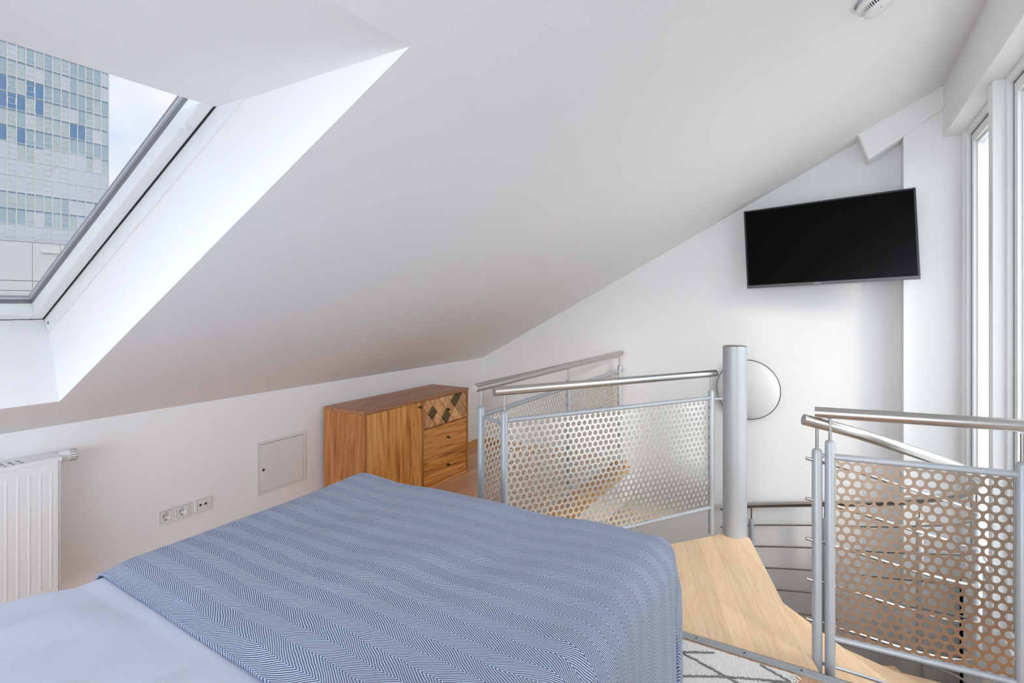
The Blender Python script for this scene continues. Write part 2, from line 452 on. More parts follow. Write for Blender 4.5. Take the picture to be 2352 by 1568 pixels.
# reveal surfaces: two cheeks, level soffit, steep apron
yt = YK + (0.36-(ZSF-ZK)*0.8836)/0.4683
pl0 = sp(0, 0.3167, 0); pl1 = sp(0, 0.356, 0.30)
m = MB()
for X, fl in ((NX1, False), (NX0, True)):
    top = sp(0, bc(yt, ZSF)[0], 0.36); up = sp(0, 2.10, CR); lo = sp(0, 0.30, CR)
    P = [(X, NY0, ZSF), (X, NY1, zc(NY1)), (X, pl1.y, pl1.z), (X, lo.y, lo.z), (X, up.y, up.z), (X, top.y, top.z)]
    m.add(P, [tuple(range(6)) if fl else tuple(reversed(range(6)))])
m.add([(NX0, NY0, ZSF), (NX1, NY0, ZSF), (NX1, yt, ZSF), (NX0, yt, ZSF)], [(3, 2, 1, 0)])
m.add([(NX0, NY1, zc(NY1)), (NX1, NY1, zc(NY1)), (NX1, pl1.y, pl1.z), (NX0, pl1.y, pl1.z)], [(0, 3, 2, 1)])
ce = m.build('skylight_reveal', M['ceiling'], ceiling)

# ---- roof window
wnd = bpy.data.objects.new('window_1', None); COL.objects.link(wnd)
wnd['kind'] = 'structure'; wnd['label'] = 'white roof window set deep in the sloping ceiling'
def ring(a0, a1, b0, b1, wa, wb0, wb1, c0, c1, name, mat, bevel=0.0):
    r = MB()
    r.obox(O_s, eX, eS, eN, a0, a0+wa, b0, b1, c0, c1)
    r.obox(O_s, eX, eS, eN, a1-wa, a1, b0, b1, c0, c1)
    r.obox(O_s, eX, eS, eN, a0+wa, a1-wa, b0, b0+wb0, c0, c1)
    r.obox(O_s, eX, eS, eN, a0+wa, a1-wa, b1-wb1, b1, c0, c1)
    return r.build(name, mat, wnd, bevel)
ring(NX0-0.05, NX1+0.05, 0.29, 2.08, 0.0565, 0.066, 0.05, 0.292, 0.46, 'frame', M['lacquer'], 0.003)
g = ring(NX0+0.0065, NX1-0.0065, 0.356, 2.03, 0.004, 0.0012, 0.004, 0.356, 0.42, 'gasket', M['dark_gap'])
ring(NX0+0.012, NX1-0.012, 0.3575, 2.025, 0.040, 0.0435, 0.04, 0.357, 0.44, 'sash', M['lacquer'], 0.003)
ring(NX0+0.051, NX1-0.051, 0.400, 1.986, 0.003, 0.003, 0.003, 0.408, 0.436, 'glazing_gasket', M['gap_grey'])
ring(NX0+0.053, NX1-0.053, 0.402, 1.984, 0.009, 0.009, 0.009, 0.424, 0.44, 'glazing_bead', M['bead'])
r = MB().obox(O_s, eX, eS, eN, NX0+0.05, NX1-0.05, 0.40, 1.988, 0.430, 0.434)
r.build('pane', M['sky_glass'], wnd)
r = MB().lathe(sp(NX1-0.042, 1.655, 0.357), -eN, [(0.0, 0.010), (0.008, 0.009), (0.013, 0.006), (0.014, 0.0)], 20)
r.build('latch_cap', M['lacquer'], wnd)
r = MB().lathe(sp(NX1-0.0065, 0.385, 0.325), (-1, 0, 0), [(0.0, 0.002), (0.006, 0.002), (0.007, 0.0)], 14)
r.build('screw_cap', M['gap_grey'], wnd)

# ---- tall windows along the right
def casement(n, x0, x1, z0, z1, label, hinges=()):
    w = bpy.data.objects.new('window_%d' % n, None); COL.objects.link(w); w['kind'] = 'structure'; w['label'] = label
    def rng(a0, a1, c0, c1, wd, y0, y1, name, mat, bv=0.0):
        r = MB()
        r.box(a0, a0+wd, y0, y1, c0, c1); r.box(a1-wd, a1, y0, y1, c0, c1)
        r.box(a0+wd, a1-wd, y0, y1, c0, c0+wd); r.box(a0+wd, a1-wd, y0, y1, c1-wd, c1)
        return r.build(name, mat, w, bv)
    rng(x0, x1, z0, z1, 0.036, YW, YW-0.09, 'frame', M['lacquer'], 0.003)
    rng(x0+0.0365, x1-0.0365, z0+0.0365, z1-0.0365, 0.004, YW-0.02, YW-0.06, 'gasket', M['gap_grey'])
    rng(x0+0.041, x1-0.041, z0+0.041, z1-0.041, 0.050, YW-0.022, YW-0.085, 'sash', M['lacquer'], 0.003)
    rng(x0+0.0915, x1-0.0915, z0+0.0915, z1-0.0915, 0.012, YW-0.040, YW-0.075, 'glazing_bead', M['lacquer'])
    r = MB().box(x0+0.088, x1-0.088, YW-0.055, YW-0.059, z0+0.088, z1-0.088)
    r.build('pane', M['glass'], w)
    for hz in hinges:
        r = MB().tube([(x0+0.09, YW-0.018, hz-0.012), (x0+0.09, YW-0.018, hz+0.012)], 0.009, 10).box(x0+0.088, x0+0.16, YW-0.022, YW-0.012, hz-0.006, hz+0.006)
        r.build('hinge', M['lacquer'], w)
    return w
casement(2, 3.385, 4.185, -0.12, 2.43, 'tall narrow white window beside the corner pier', (2.05, 1.35, 0.55))
casement(3, 2.30, 3.305, -0.12, 2.43, 'wide white window nearest the camera')
m = MB().box(3.305, 3.385, YW+0.045, YW-0.09, ZL, 2.43)
struct('trim_3', m, M['lacquer'], 'white post between the two tall windows', bevel=0.004)
m = MB().box(4.185, 4.32, YW+0.01, YW-0.12, ZL, 2.43).box(1.70, 1.76, YW, YW-0.12, ZL, 2.43).box(2.22, 2.30, YW+0.045, YW-0.09, ZL, 2.43)
struct('trim_4', m, M['lacquer'], 'white jamb strips at the ends of the window band')
m = MB().box(1.76, 2.22, YW+0.02, YW-0.1, -0.30, -0.12).box(2.30, 3.305, YW+0.02, YW-0.1, -0.30, -0.12).box(3.385, 4.185, YW+0.02, YW-0.1, -0.30, -0.12)
struct('trim_5', m, M['lacquer'], 'white spandrel under the tall windows at floor level')
casement(4, 1.76, 2.22, -0.12, 2.43, 'white window added out of view on the right to let in more daylight')  # unseen extra window, added to brighten the stairs and far wall
m = MB().box(1.20, XB, YW+0.01, YW-0.12, ZL, -0.30)
struct('wall_lower_right', m, M['wall'], 'white wall below the tall windows')

# ---- lower storey shell
m = MB().box(XR, XB, -0.8, 3.2, ZL-0.2, ZL)
struct('floor_lower', m, M['floor_oak'], 'oak floor of the storey below')
m = MB().box(0.6, 0.8, -0.8, 3.2, ZL, -0.26)
struct('wall_lower', m, M['wall'], 'white wall of the storey below')
# stairwell fascias
m = MB().box(XE-0.02, XE, -0.6, 1.50, -0.26, -0.05).box(XE-0.02, XB, 1.48, 1.50, -0.26, -0.045)
struct('trim_6', m, M['lacquer'], 'white fascia along the stairwell edge')
m = MB().box(XE, XB, 1.485, 1.515, -0.04, 0.001)
struct('trim_7', m, M['skirting'], 'oak nosing along the stairwell edge')
# skirting boards
m = MB().box(XR, XB, 2.985, YK, 0, 0.062)
struct('baseboard_left', m, M['skirting'], 'orange oak skirting along the low wall', bevel=0.004)
m = MB().box(XB-0.015, XB, 1.52, 2.985, 0, 0.062)
struct('baseboard_back', m, M['skirting'], 'orange oak skirting along the end wall', bevel=0.004)
# metal threshold strip
m = MB().box(2.295, 2.342, -0.58, 1.46, -0.008, 0.003)
for k in range(4):
    m.box(2.299+k*0.011, 2.304+k*0.011, -0.58, 1.46, 0.003, 0.0048)
m.box(2.338, 2.342, -0.58, 1.46, -0.05, 0.003)
strip = struct('trim_8', m, M['alu'], 'ribbed aluminium strip along the floor edge at the stairs')
for y in (-0.35, 0.105, 0.305, 0.49, 0.72, 1.0):
    MB().lathe((2.3185, y, 0.0046), (0, 0, 1), [(0.0, 0.0022), (0.0035, 0.002), (0.005, 0.0)], 12).build('screw', M['screw'], strip)

# ---- the city ground far below
m = MB().add([(-900, -900, -19), (900, -900, -19), (900, 900, -19), (-900, 900, -19)], [(0, 1, 2, 3)])
struct('ground', m, plain('pale_city_ground', (0.44, 0.44, 0.435), 0.9), 'pale ground of the city far below')

# ------------------------------------------------------------------ OFFICE TOWER beyond the roof window
TY = 150.0
CW, FH = 1.55, 3.50
TX1 = 61.9; NC = 18; TX0 = TX1 - NC*CW; TZ0 = 14.4; NR = 15
tower = thing('office_tower', 'tall office tower with a gridded blue-green glass facade outside the roof window', 'building', (0, 0, 0))
MB().box(TX0, TX1, TY+0.32, TY+25, 14.3, TZ0+NR*FH).build('core', M['f_mid'], tower)
def pane_mesh(kind, mat):
    q = MB().box(0.09, CW-0.09, 0.0, 0.3, 0.06, FH-0.42)
    q.box(0.09, CW-0.09, 0.12, 0.3, FH-0.42, FH-0.06, 1)
    if kind:
        for z in (1.05, 2.30): q.box(0.09, CW-0.09, -0.10, 0.0, z, z+0.09, 2)
        for x in (0.09, CW-0.19): q.box(x, x+0.10, -0.10, 0.0, 1.05, 2.30, 2)
    return q.mesh('window', [mat, M['f_spandrel'], M['f_mullion']])
pm = {(k, t): pane_mesh(k, M[t]) for k in (0, 1) for t in ('f_pale', 'f_mid', 'f_deep', 'f_white')}
def pane_mesh_white(kind):
    q = MB().box(0.09, CW-0.09, 0.0, 0.3, 0.06, FH-0.42)
    q.box(0.09, CW-0.09, 0.03, 0.3, FH-0.42, FH-0.06, 1)
    if kind:
        for z in (1.05, 2.30): q.box(0.09, CW-0.09, -0.10, 0.0, z, z+0.09, 2)
    return q.mesh('window', [M['f_white'], M['f_white'], M['f_mullion']])
pw = [pane_mesh_white(0), pane_mesh_white(1)]
rt = random.Random(11)
deep = {(9, 12), (8, 12), (8, 11), (7, 14), (7, 15), (9, 8), (8, 8), (8, 10), (9, 9), (7, 4), (7, 3), (6, 12), (5, 12), (6, 10), (5, 11)}
for c in range(NC):
    for r in range(NR):
        colr = NC-1-c                       # 0 = the right-hand edge column
        railed = colr in (2, 5, 7, 9, 11, 14, 16)
        if r in (0, 3, 4) or (r == 5 and rt.random() < 0.5):
            me = pw[1 if railed else 0]
        else:
            x = rt.random()
            t = 'f_pale' if x < 0.52 else ('f_mid' if x < 0.86 else 'f_white')
            if (r, colr) in deep: t = 'f_deep'
            me = pm[(1 if railed else 0, t)]
        inst(None, 'window', tower, (TX0+c*CW, TY, TZ0+r*FH), mesh=me)
mm_ = MB().box(-0.09, 0.09, -0.18, 0.3, 0, NR*FH).mesh('mullion', M['f_mullion'])
for c in range(NC+1): inst(None, 'mullion', tower, (TX0+c*CW, TY, TZ0), mesh=mm_)
bm_ = MB().box(0, NC*CW, -0.12, 0.3, -0.06, 0.06).mesh('floor_band', M['f_mullion'])
for r in range(NR+1): inst(None, 'floor_band', tower, (TX0, TY, TZ0+r*FH), mesh=bm_)
pod = thing('podium_building', 'pale grey stone podium at the foot of the glass tower', 'building', (0, 0, 0))
PX = [TX0-12, 38.2, 47.1, 52.0, 59.0, TX1+6]
PZ = [-2.0, 2.05, 3.8, 5.9, 14.2]
MB().box(PX[0], PX[-1], TY-1.2, TY+20, -20, 14.2).build('core', M['dark_gap'], pod)
for i in range(len(PX)-1):
    for j in range(len(PZ)-1):
        MB().box(PX[i]+0.05, PX[i+1]-0.05, TY-1.5, TY-1.1, PZ[j]+0.05, PZ[j+1]-0.05).build('panel', M['f_podium_low' if j == 0 else 'f_podium'], pod)
MB().box(48.5, 56, TY-2.0, TY-1.5, 12.1, 12.5).build('ledge', M['f_mullion'], pod)

nb_ = thing('neighbouring_building', 'pale blue-grey building seen through the tall windows on the right', 'building', (0, 0, 0))
MB().box(30.3, 44, -20, -4.6, -19, 24).build('core', M['f_mull_dark'], nb_)
pme = MB().box(30.0, 30.3, 0.02, 0.98, -18.9, 23.9).mesh('panel', M['f_neigh'])
for k in range(15): inst(None, 'panel', nb_, (0, -19.8+k, 0), mesh=pme)

# ------------------------------------------------------------------ DRESSER
dz = 0.69
DX0, DX1, DY0, DY1 = 2.50, 3.655, 2.60, 2.98
dr = thing('dresser', 'warm brown wooden dresser with a diamond-patterned top drawer against the low wall', 'dresser', (0, 0, 0))
MB().box(DX0, DX1, DY0-0.006, DY1, dz-0.022, dz).build('top', M['acacia_top'], dr, 0.002)
nb = 3
for k in range(nb):
    y0 = DY0 + (DY1-DY0)*k/nb; y1 = DY0+(DY1-DY0)*(k+1)/nb
    MB().box(DX0, DX0+0.022, y0, y1-0.0006, 0.0, dz-0.0225).build('side_board', M['acacia_side'], dr, 0.0008)
MB().box(DX1-0.022, DX1, DY0, DY1, 0, dz-0.0225).build('side_board', M['acacia_side'], dr, 0.001)
MB().box(DX0+0.0225, DX1-0.0225, DY0+0.03, DY1-0.01, 0.02, dz-0.023).build('carcass', M['dark_gap'], dr)
MB().box(3.074, 3.092, DY0, DY0+0.03, 0.022, dz-0.023).build('divider', M['acacia_side'], dr, 0.001)
MB().box(DX0+0.0225, DX1-0.0225, DY0, DY0+0.04, 0.0, 0.020).build('bottom_rail', M['acacia_h'], dr, 0.001)
door = MB().box(2.526, 2.80, DY0+0.003, DY0+0.022, 0.024, dz-0.026).build('door', M['acacia_v'], dr, 0.001)
MB().box(2.8006, 3.0705, DY0+0.003, DY0+0.022, 0.024, dz-0.026).build('door_board', M['acacia_v'], door, 0.001)
def knob(x, z, parent):
    k = MB().lathe((x, DY0+0.003, z), (0, -1, 0), [(0.006, 0.0), (0.005, 0.010), (0.0075, 0.013), (0.0105, 0.018), (0.010, 0.023), (0.006, 0.026), (0.0, 0.0265)], 18)
    k.build('knob', M['knob'], parent)
knob(3.038, 0.632, door)
DW0, DW1 = 3.096, 3.6295
for (z0, z1) in ((0.230, 0.449), (0.024, 0.226)):
    d = MB().box(DW0, DW1, DY0+0.003, DY0+0.022, z0, z1).build('drawer', M['acacia_h'], dr, 0.0012)
    knob(3.373, (z0+z1)/2+0.003, d)
z0, z1 = 0.4535, 0.664
d = MB().box(DW0, DW1, DY0+0.010, DY0+0.024, z0, z1).build('drawer', M['acacia_side'], dr)
H = 0.0555
rk = random.Random(5)
for i in range(-4, 10):
    for j in range(-4, 5):
        if (i+j) % 2: continue
        cx, cz = 3.2016+i*H, 0.561+j*H
        P = [(cx-H, cz), (cx, cz-H), (cx+H, cz), (cx, cz+H)]
        P = [(cx+(x-cx)*0.965, cz+(z-cz)*0.965) for x, z in P]
        for nrm, dd, less in (((1, 0), DW1-0.002, True), ((1, 0), DW0+0.002, False), ((0, 1), z1-0.002, True), ((0, 1), z0+0.002, False)):
            P = clip_poly(P, nrm, dd, less) if len(P) >= 3 else P
        if len(P) < 3: continue
        ar = abs(sum(P[q][0]*P[(q+1)%len(P)][1]-P[(q+1)%len(P)][0]*P[q][1] for q in range(len(P))))/2
        if ar < 1e-5: continue
        dark = (i, j) in ((0, 0), (3, -1), (5, 1), (6, 2))
        mx = sum(p[0] for p in P)/len(P); mz = sum(p[1] for p in P)/len(P)
        q = MB()
        n = len(P); yb, yf = DY0+0.011, DY0+(0.0015 if dark else rk.uniform(0.000, 0.005))
        inner = [(mx+(x-mx)*0.86, mz+(z-mz)*0.86) for x, z in P]
        V = [(x, yb, z) for x, z in P]+[(x, yf+0.003, z) for x, z in P]+[(x, yf, z) for x, z in inner]
        F = [(k, (k+1)%n, n+(k+1)%n, n+k) for k in range(n)]+[(n+k, n+(k+1)%n, 2*n+(k+1)%n, 2*n+k) for k in range(n)]+[tuple(2*n+k for k in range(n))]
        q.add(V, F)
        q.build('inlay' if dark else 'mosaic_piece', M['brass_dark'] if dark else M['mosaic'], d, origin=(mx, yb, mz))
knob(3.373, 0.560, d)

# ------------------------------------------------------------------ RADIATOR
ra = thing('radiator', 'white panel radiator with a slotted top grille on the low wall', 'radiator', (0, 0, 0))
RX0, RX1, RYF, RYB, RZ0, RZ1 = -0.40, 1.004, 2.86, 2.965, 0.14, 0.735
MB().box(RX0, RX1-0.008, RYF, RYF+0.018, RZ0, RZ1-0.018).build('front_panel', M['white_metal'], ra, 0.003)
MB().box(RX0, RX1-0.008, RYB-0.018, RYB, RZ0, RZ1-0.018).build('rear_panel', M['white_metal'], ra, 0.003)
MB().box(RX1-0.007, RX1, RYF+0.004, RYB, RZ0, RZ1-0.016).build('side_cover', M['white_metal'], ra, 0.002)
MB().box(RX0, RX1-0.01, RYF+0.02, RYB-0.02, RZ0+0.02, RZ1-0.05).build('fins', M['gap_grey'], ra)
gr = MB().box(RX0, RX1+0.002, RYF-0.002, RYF+0.014, RZ1-0.018, RZ1).box(RX0, RX1+0.002, RYB-0.016, RYB, RZ1-0.018, RZ1)
gr.box(RX1-0.115, RX1+0.002, RYF+0.014, RYB-0.016, RZ1-0.004, RZ1).box(RX0, RX1-0.115, RYF+0.040, RYF+0.047, RZ1-0.004, RZ1)
gri = gr.build('grille', M['white_metal'], ra)
sl_ = MB().box(0, 0.0125, RYF+0.014, RYB-0.016, RZ1-0.005, RZ1-0.0005).mesh('slat', M['white_metal'])
x = RX1-0.115-0.027
while x > RX0:
    inst(None, 'slat', gri, (x, 0, 0), mesh=sl_); x -= 0.0265
rb_v = MB()
rm = MB(); 
rm.tube([(0, 0, RZ0+0.045), (0, 0, RZ0+0.049), (0, 0, RZ1-0.059), (0, 0, RZ1-0.055)], 0.006, 12, radii=[0.003, 0.0052, 0.0052, 0.003])
rm.v = [(x, y*0.12, z) for x, y, z in rm.v]
rme = rm.mesh('rib', M['white_metal'])
x = 0.970
while x > RX0+0.02:
    inst(None, 'rib', ra, (x, RYF, 0), mesh=rme); x -= 0.0365
va = MB().tube([(RX1-0.004, 2.905, 0.722), (RX1+0.016, 2.905, 0.722)], 0.018, 16).tube([(RX1+0.008, 2.905, 0.722), (RX1+0.008, 2.905, 0.690)], 0.013, 14).build('valve', M['white_plastic'], ra)
th_ = MB().lathe((RX1+0.010, 2.905, 0.722), (1, 0, 0), [(0.0, 0), (0.020, 0.0), (0.0225, 0.004), (0.023, 0.024), (0.0255, 0.027), (0.0255, 0.058), (0.022, 0.063), (0.0, 0.064)], 32).build('thermostat_head', M['cream_plastic'], ra)
slot = MB().box(RX1+0.040, RX1+0.068, -0.0009, 0.0009, 0.0250, 0.0262).mesh('slot', M['socket_dark'])
for k in range(14):
    inst(None, 'slot', th_, (0, 2.905, 0.722), (2*pi*k/14, 0, 0), mesh=slot)

# ------------------------------------------------------------------ SOCKETS, HATCH
def plate_ring(mb, cx, cz, half_x, half_z, hole, y0, y1, seg=32):
    """square plate with a round (or square, hole<0) opening, y0 = front"""
    V, F = [], []
    for y in (y0, y1):
        for k in range(seg):
            a = 2*pi*k/seg; c, s_ = cos(a), sin(a)
            q = max(abs(c)/half_x, abs(s_)/half_z); V.append((cx+c/q, y, cz+s_/q))
        for k in range(seg):
            a = 2*pi*k/seg; c, s_ = cos(a), sin(a)
            if hole > 0: V.append((cx+c*hole, y, cz+s_*hole))
            else:
                q = max(abs(c), abs(s_))/(-hole); V.append((cx+c/q, y, cz+s_/q))
    n = seg
    for k in range(n):
        k2 = (k+1) % n
        F += [(k, k2, n+k2, n+k), (2*n+k2, 2*n+k, 3*n+k, 3*n+k2), (n+k, n+k2, 3*n+k2, 3*n+k), (k2, k, 2*n+k, 2*n+k2)]
    return mb.add(V, F)
so = thing('power_outlet', 'white double power socket on the low wall above the bed', 'socket', (0, 0, 0))
mb = MB()
for cx in (1.4948, 1.5762): plate_ring(mb, cx, 0.282, 0.0407, 0.041, -0.0285, YK-0.011, YK-0.0005)
mb.build('cover_frame', M['white_plastic'], so, 0.003)
for cx in (1.4948, 1.5762):
    ins = plate_ring(MB(), cx, 0.282, 0.0275, 0.0275, 0.0205, YK-0.0130, YK-0.004).build('insert', M['white_plastic'], so)
    MB().box(cx-0.0284, cx+0.0284, YK-0.0045, YK-0.002, 0.2536, 0.3104).build('joint', M['gap_grey'], so)
    MB().lathe((cx, YK-0.0128, 0.282), (0, 1, 0), [(0.0205, 0.0), (0.0195, 0.0082), (0.0, 0.0083)], 32).build('cup', M['white_plastic'], ins)
    q = MB()
    for dx in (-0.0095, 0.0095):
        q.lathe((cx+dx, YK-0.0046, 0.284), (0, -1, 0), [(0.0029, 0.0), (0.0029, 0.0006), (0.0, 0.0006)], 12)
    q.lathe((cx, YK-0.0046, 0.284), (0, -1, 0), [(0.0016, 0.0), (0.0016, 0.0006), (0.0, 0.0006)], 10)
    for zz in (0.2635, 0.3005): q.box(cx-0.0045, cx+0.0045, YK-0.0100, YK-0.0046, zz-0.0018, zz+0.0018)
    q.build('contacts', M['socket_dark'], ins)
an = thing('antenna_outlet', 'white antenna socket with two dark round plugs beside the power socket', 'socket', (0, 0, 0))
plate_ring(MB(), 1.6845, 0.2845, 0.0445, 0.0405, -0.0285, YK-0.011, YK-0.0005).build('cover_frame', M['white_plastic'], an, 0.003)
MB().box(1.656, 1.713, YK-0.0045, YK-0.002, 0.256, 0.313).build('joint', M['gap_grey'], an)
ins = MB().box(1.657, 1.712, YK-0.0130, YK-0.004, 0.257, 0.312).build('insert', M['cream_plastic'], an, 0.001)
for cx, rr in ((1.670, 0.0072), (1.699, 0.0072)):
    MB().lathe((cx, YK-0.0130, 0.285), (0, -1, 0), [(rr+0.003, 0.0), (rr+0.002, 0.002), (rr, 0.002), (rr, 0.0005)], 20).build('collar', M['cream_plastic'], ins)
    MB().lathe((cx, YK-0.0131, 0.285), (0, -1, 0), [(rr, 0.0), (rr*0.9, 0.0012), (0.0, 0.0012)], 20).build('plug', M['socket_dark'], ins)
MB().lathe((1.6845, YK-0.0131, 0.285), (0, -1, 0), [(0.002, 0.0), (0.0018, 0.0008), (0.0, 0.0008)], 12).build('screw', M['gap_grey'], ins)

ha = thing('access_hatch', 'square off-white access hatch set in the low wall beside the dresser', 'hatch', (0, 0, 0))
hx0, hx1, hz0, hz1 = 2.012, 2.364, 0.222, 0.548
m = MB(); w = 0.017
for a in ((hx0, hx0+w, hz0, hz1), (hx1-w, hx1, hz0, hz1), (hx0+w, hx1-w, hz0, hz0+w), (hx0+w, hx1-w, hz1-w, hz1)):
    m.box(a[0], a[1], YK-0.006, YK-0.0003, a[2], a[3])
m.build('frame', M['hatch'], ha, 0.001)
MB().box(hx0+w, hx1-w, YK-0.0018, YK-0.0004, hz0+w, hz1-w).build('joint', M['dark_gap'], ha)
hd = MB().box(hx0+w+0.0012, hx1-w-0.0022, YK-0.005, YK-0.0012, hz0+w+0.001, hz1-w-0.0028).build('door', M['hatch'], ha, 0.0006)
MB().lathe((2.058, YK-0.005, 0.373), (0, -1, 0), [(0.0085, 0.0), (0.0085, 0.0015), (0.0065, 0.0018), (0.0045, 0.0006), (0.0, 0.0006)], 20).build('lock', M['screw'], hd)

# ------------------------------------------------------------------ BED
BY0, BY1, BXF, BXH = 0.50, 1.90, 1.80, -0.45
bed = thing('bed', 'double bed with a pale blue cotton cover along the low wall', 'bed', (0, 0, 0))
MB().box(BXH, BXF-0.02, BY0+0.03, BY1-0.02, 0.30, 0.525).build('mattress', M['mattress'], bed, 0.04)
MB().box(BXH, BXF-0.03, BY0+0.05, BY1-0.04, 0.16, 0.30).build('bed_frame', M['acacia_h'], bed, 0.01)
lg = MB().prism([(-0.035, -0.035), (0.035, -0.035), (0.03, 0.03), (-0.03, 0.03)], 0, 0.16).mesh('leg', M['acacia_h'])
for x in (BXH+0.1, BXF-0.14):
    for y in (BY0+0.14, BY1-0.14): inst(None, 'leg', bed, (x, y, 0), mesh=lg)

def cloth(name, mat, sx0, sxe, smax, ty0, ty1, tdrop0, tdrop1, ztop, rad, bump, parent=None, ns=150, nt=190, thick=0.006, flare=0.0, fold=None, skew=0.0):
    """cloth over the bed: s runs along the bed, past sxe it hangs over the foot;
       t runs across, past ty0 / ty1 it hangs over the sides"""
    V, UV = [], []
    ss = [sx0 + (smax-sx0)*i/ns for i in range(ns+1)]
    tt = [ty0-tdrop0 + (ty1+tdrop1-ty0+tdrop0)*j/nt for j in range(nt+1)]
    def drape(d):
        q = rad*pi/2
        if d <= 0: return 0, 0
        if d < q:
            a = d/rad
            return rad*sin(a), rad*(1-cos(a))
        return rad + (d-q)*flare, rad + (d-q)*sqrt(max(0, 1-flare*flare))
    for s in ss:
        for t in tt:
            a = max(0, s-sxe); b = (ty0-t) if t < ty0 else (t-ty1 if t > ty1 else 0)
            sg = -1 if t < ty0 else 1
            d = sqrt(a*a+b*b)
            h, v = drape(d)
            cx, cy = min(s, sxe), min(max(t, ty0), ty1)
            ux, uy = (a/d, b/d) if d > 1e-9 else (0, 0)
            x = cx + h*ux; y = cy + sg*h*uy; z = ztop - v
            if d > 0.02:
                wv = fold(s, t, d) if fold else 0.0
                x += wv*ux; y += sg*wv*uy
            fl = max(0.0, 1-d/0.10)
            z += bump(s, t)*(0.25+0.75*fl)
            x += skew*(t-1.0)*max(0, min(1, (1.3-s)/0.5))
            z -= 0.024*max(0, min(1, (t-0.5)/1.4))
            V.append((x, y, max(z, 0.006))); UV.append((s, t))
    F = [(i*(nt+1)+j, (i+1)*(nt+1)+j, (i+1)*(nt+1)+j+1, i*(nt+1)+j+1) for i in range(ns) for j in range(nt)]
    mb = MB(); mb.add(V, F, 0, True)
    me = mb.mesh(name, mat)
    uvl = me.uv_layers.new(name='cloth')
    flat = []
    for p in me.polygons:
        for vi in p.vertices: flat += UV[vi]
    uvl.data.foreach_set('uv', flat)
    ob = bpy.data.objects.new(name, me); COL.objects.link(ob)
    if parent: ob.parent = parent
    so_ = ob.modifiers.new('thickness', 'SOLIDIFY'); so_.thickness = thick; so_.offset = 1.0
    return ob
def wr(s, t):
    v = 0.006*sin(5.1*s+2.2*t)+0.005*sin(9.7*t-3.1*s+0.7)
    v += 0.004*sin(17*t+6*s)*sin(5*s+1.3)
    return v
def ridge(p, q, w, h):
    (x0, y0), (x1, y1) = p, q
    L = sqrt((x1-x0)**2+(y1-y0)**2); dx, dy = (x1-x0)/L, (y1-y0)/L
    def f(s, t):
        a = (s-x0)*dx+(t-y0)*dy; b = -(s-x0)*dy+(t-y0)*dx
        e = max(0, min(1, a/0.12))*max(0, min(1, (L-a)/0.12))
        b += 0.02*sin(9*a)
        return h*e*math.exp(-(b/w)**2)
    return f
ridges = [ridge((0.2, 1.10), (0.72, 1.22), 0.018, 0.012), ridge((0.15, 1.45), (0.6, 1.52), 0.02, 0.010), ridge((0.3, 1.65), (0.76, 1.72), 0.016, 0.009),
          ridge((0.28, 1.30), (0.52, 1.36), 0.02, 0.010), ridge((0.35, 0.9), (0.74, 1.05), 0.022, 0.014), ridge((0.1, 1.25), (0.45, 1.15), 0.03, 0.012)]
def wr_sheet(s, t):
    v = 0.010*sin(4.3*s+1.9*t+0.4)+0.006*sin(8.1*t+2*s)+0.003*sin(21*t+9*s)
    for r in ridges: v += 1.7*r(s, t)
    # the cover plumps up towards the pillow end
    q = max(0, min(1, (0.70-s)/0.10))
    return v*(0.15+0.85*q) + 0.095*max(0, min(1, (0.70-s)/0.45)) - 0.006*(1-q)
def no_fold(s, t, d): return 0.0
cover = cloth('bed_cover', M['sheet'], BXH, BXF-0.03, BXF+0.2, BY0+0.04, BY1-0.03, 0.33, 0.26, 0.588, 0.07, wr_sheet, bed, 130, 130, 0.012)
def throw_fold(s, t, d):
    # soft upright folds in the hanging part
    k = min(1, d/0.25)
    a_, b_ = max(0, s-(BXF-0.015)), max(0, BY0+0.03-t)
    cr = 0.0
    if a_ > 0 and b_ > 0:
        th = math.degrees(math.atan2(b_, a_))
        cr = k*(-0.055*math.exp(-((th-64)/13.0)**2) + 0.060*math.exp(-((th-26)/20.0)**2))
    return cr + k*(0.010*sin(16*s+0.5)*(1 if t < BY0 else 0) + 0.016*sin(11*t+0.6) * (1 if s > BXF else 0))
throw = cloth('throw_blanket', M['herringbone'], 0.715, BXF-0.015, BXF+0.37, BY0+0.03, BY1-0.03, 0.60, 0.18, 0.614, 0.085, lambda s, t: wr(s, t)*1.15*max(0.15, min(1, (s-0.70)/0.2)) - 0.015*math.exp(-((s-0.715)/0.05)**2), None, 190, 240, 0.007, 0.02, throw_fold, 0.055)
tag(throw, 'blue and white herringbone throw blanket draped over the foot of the bed', 'blanket')

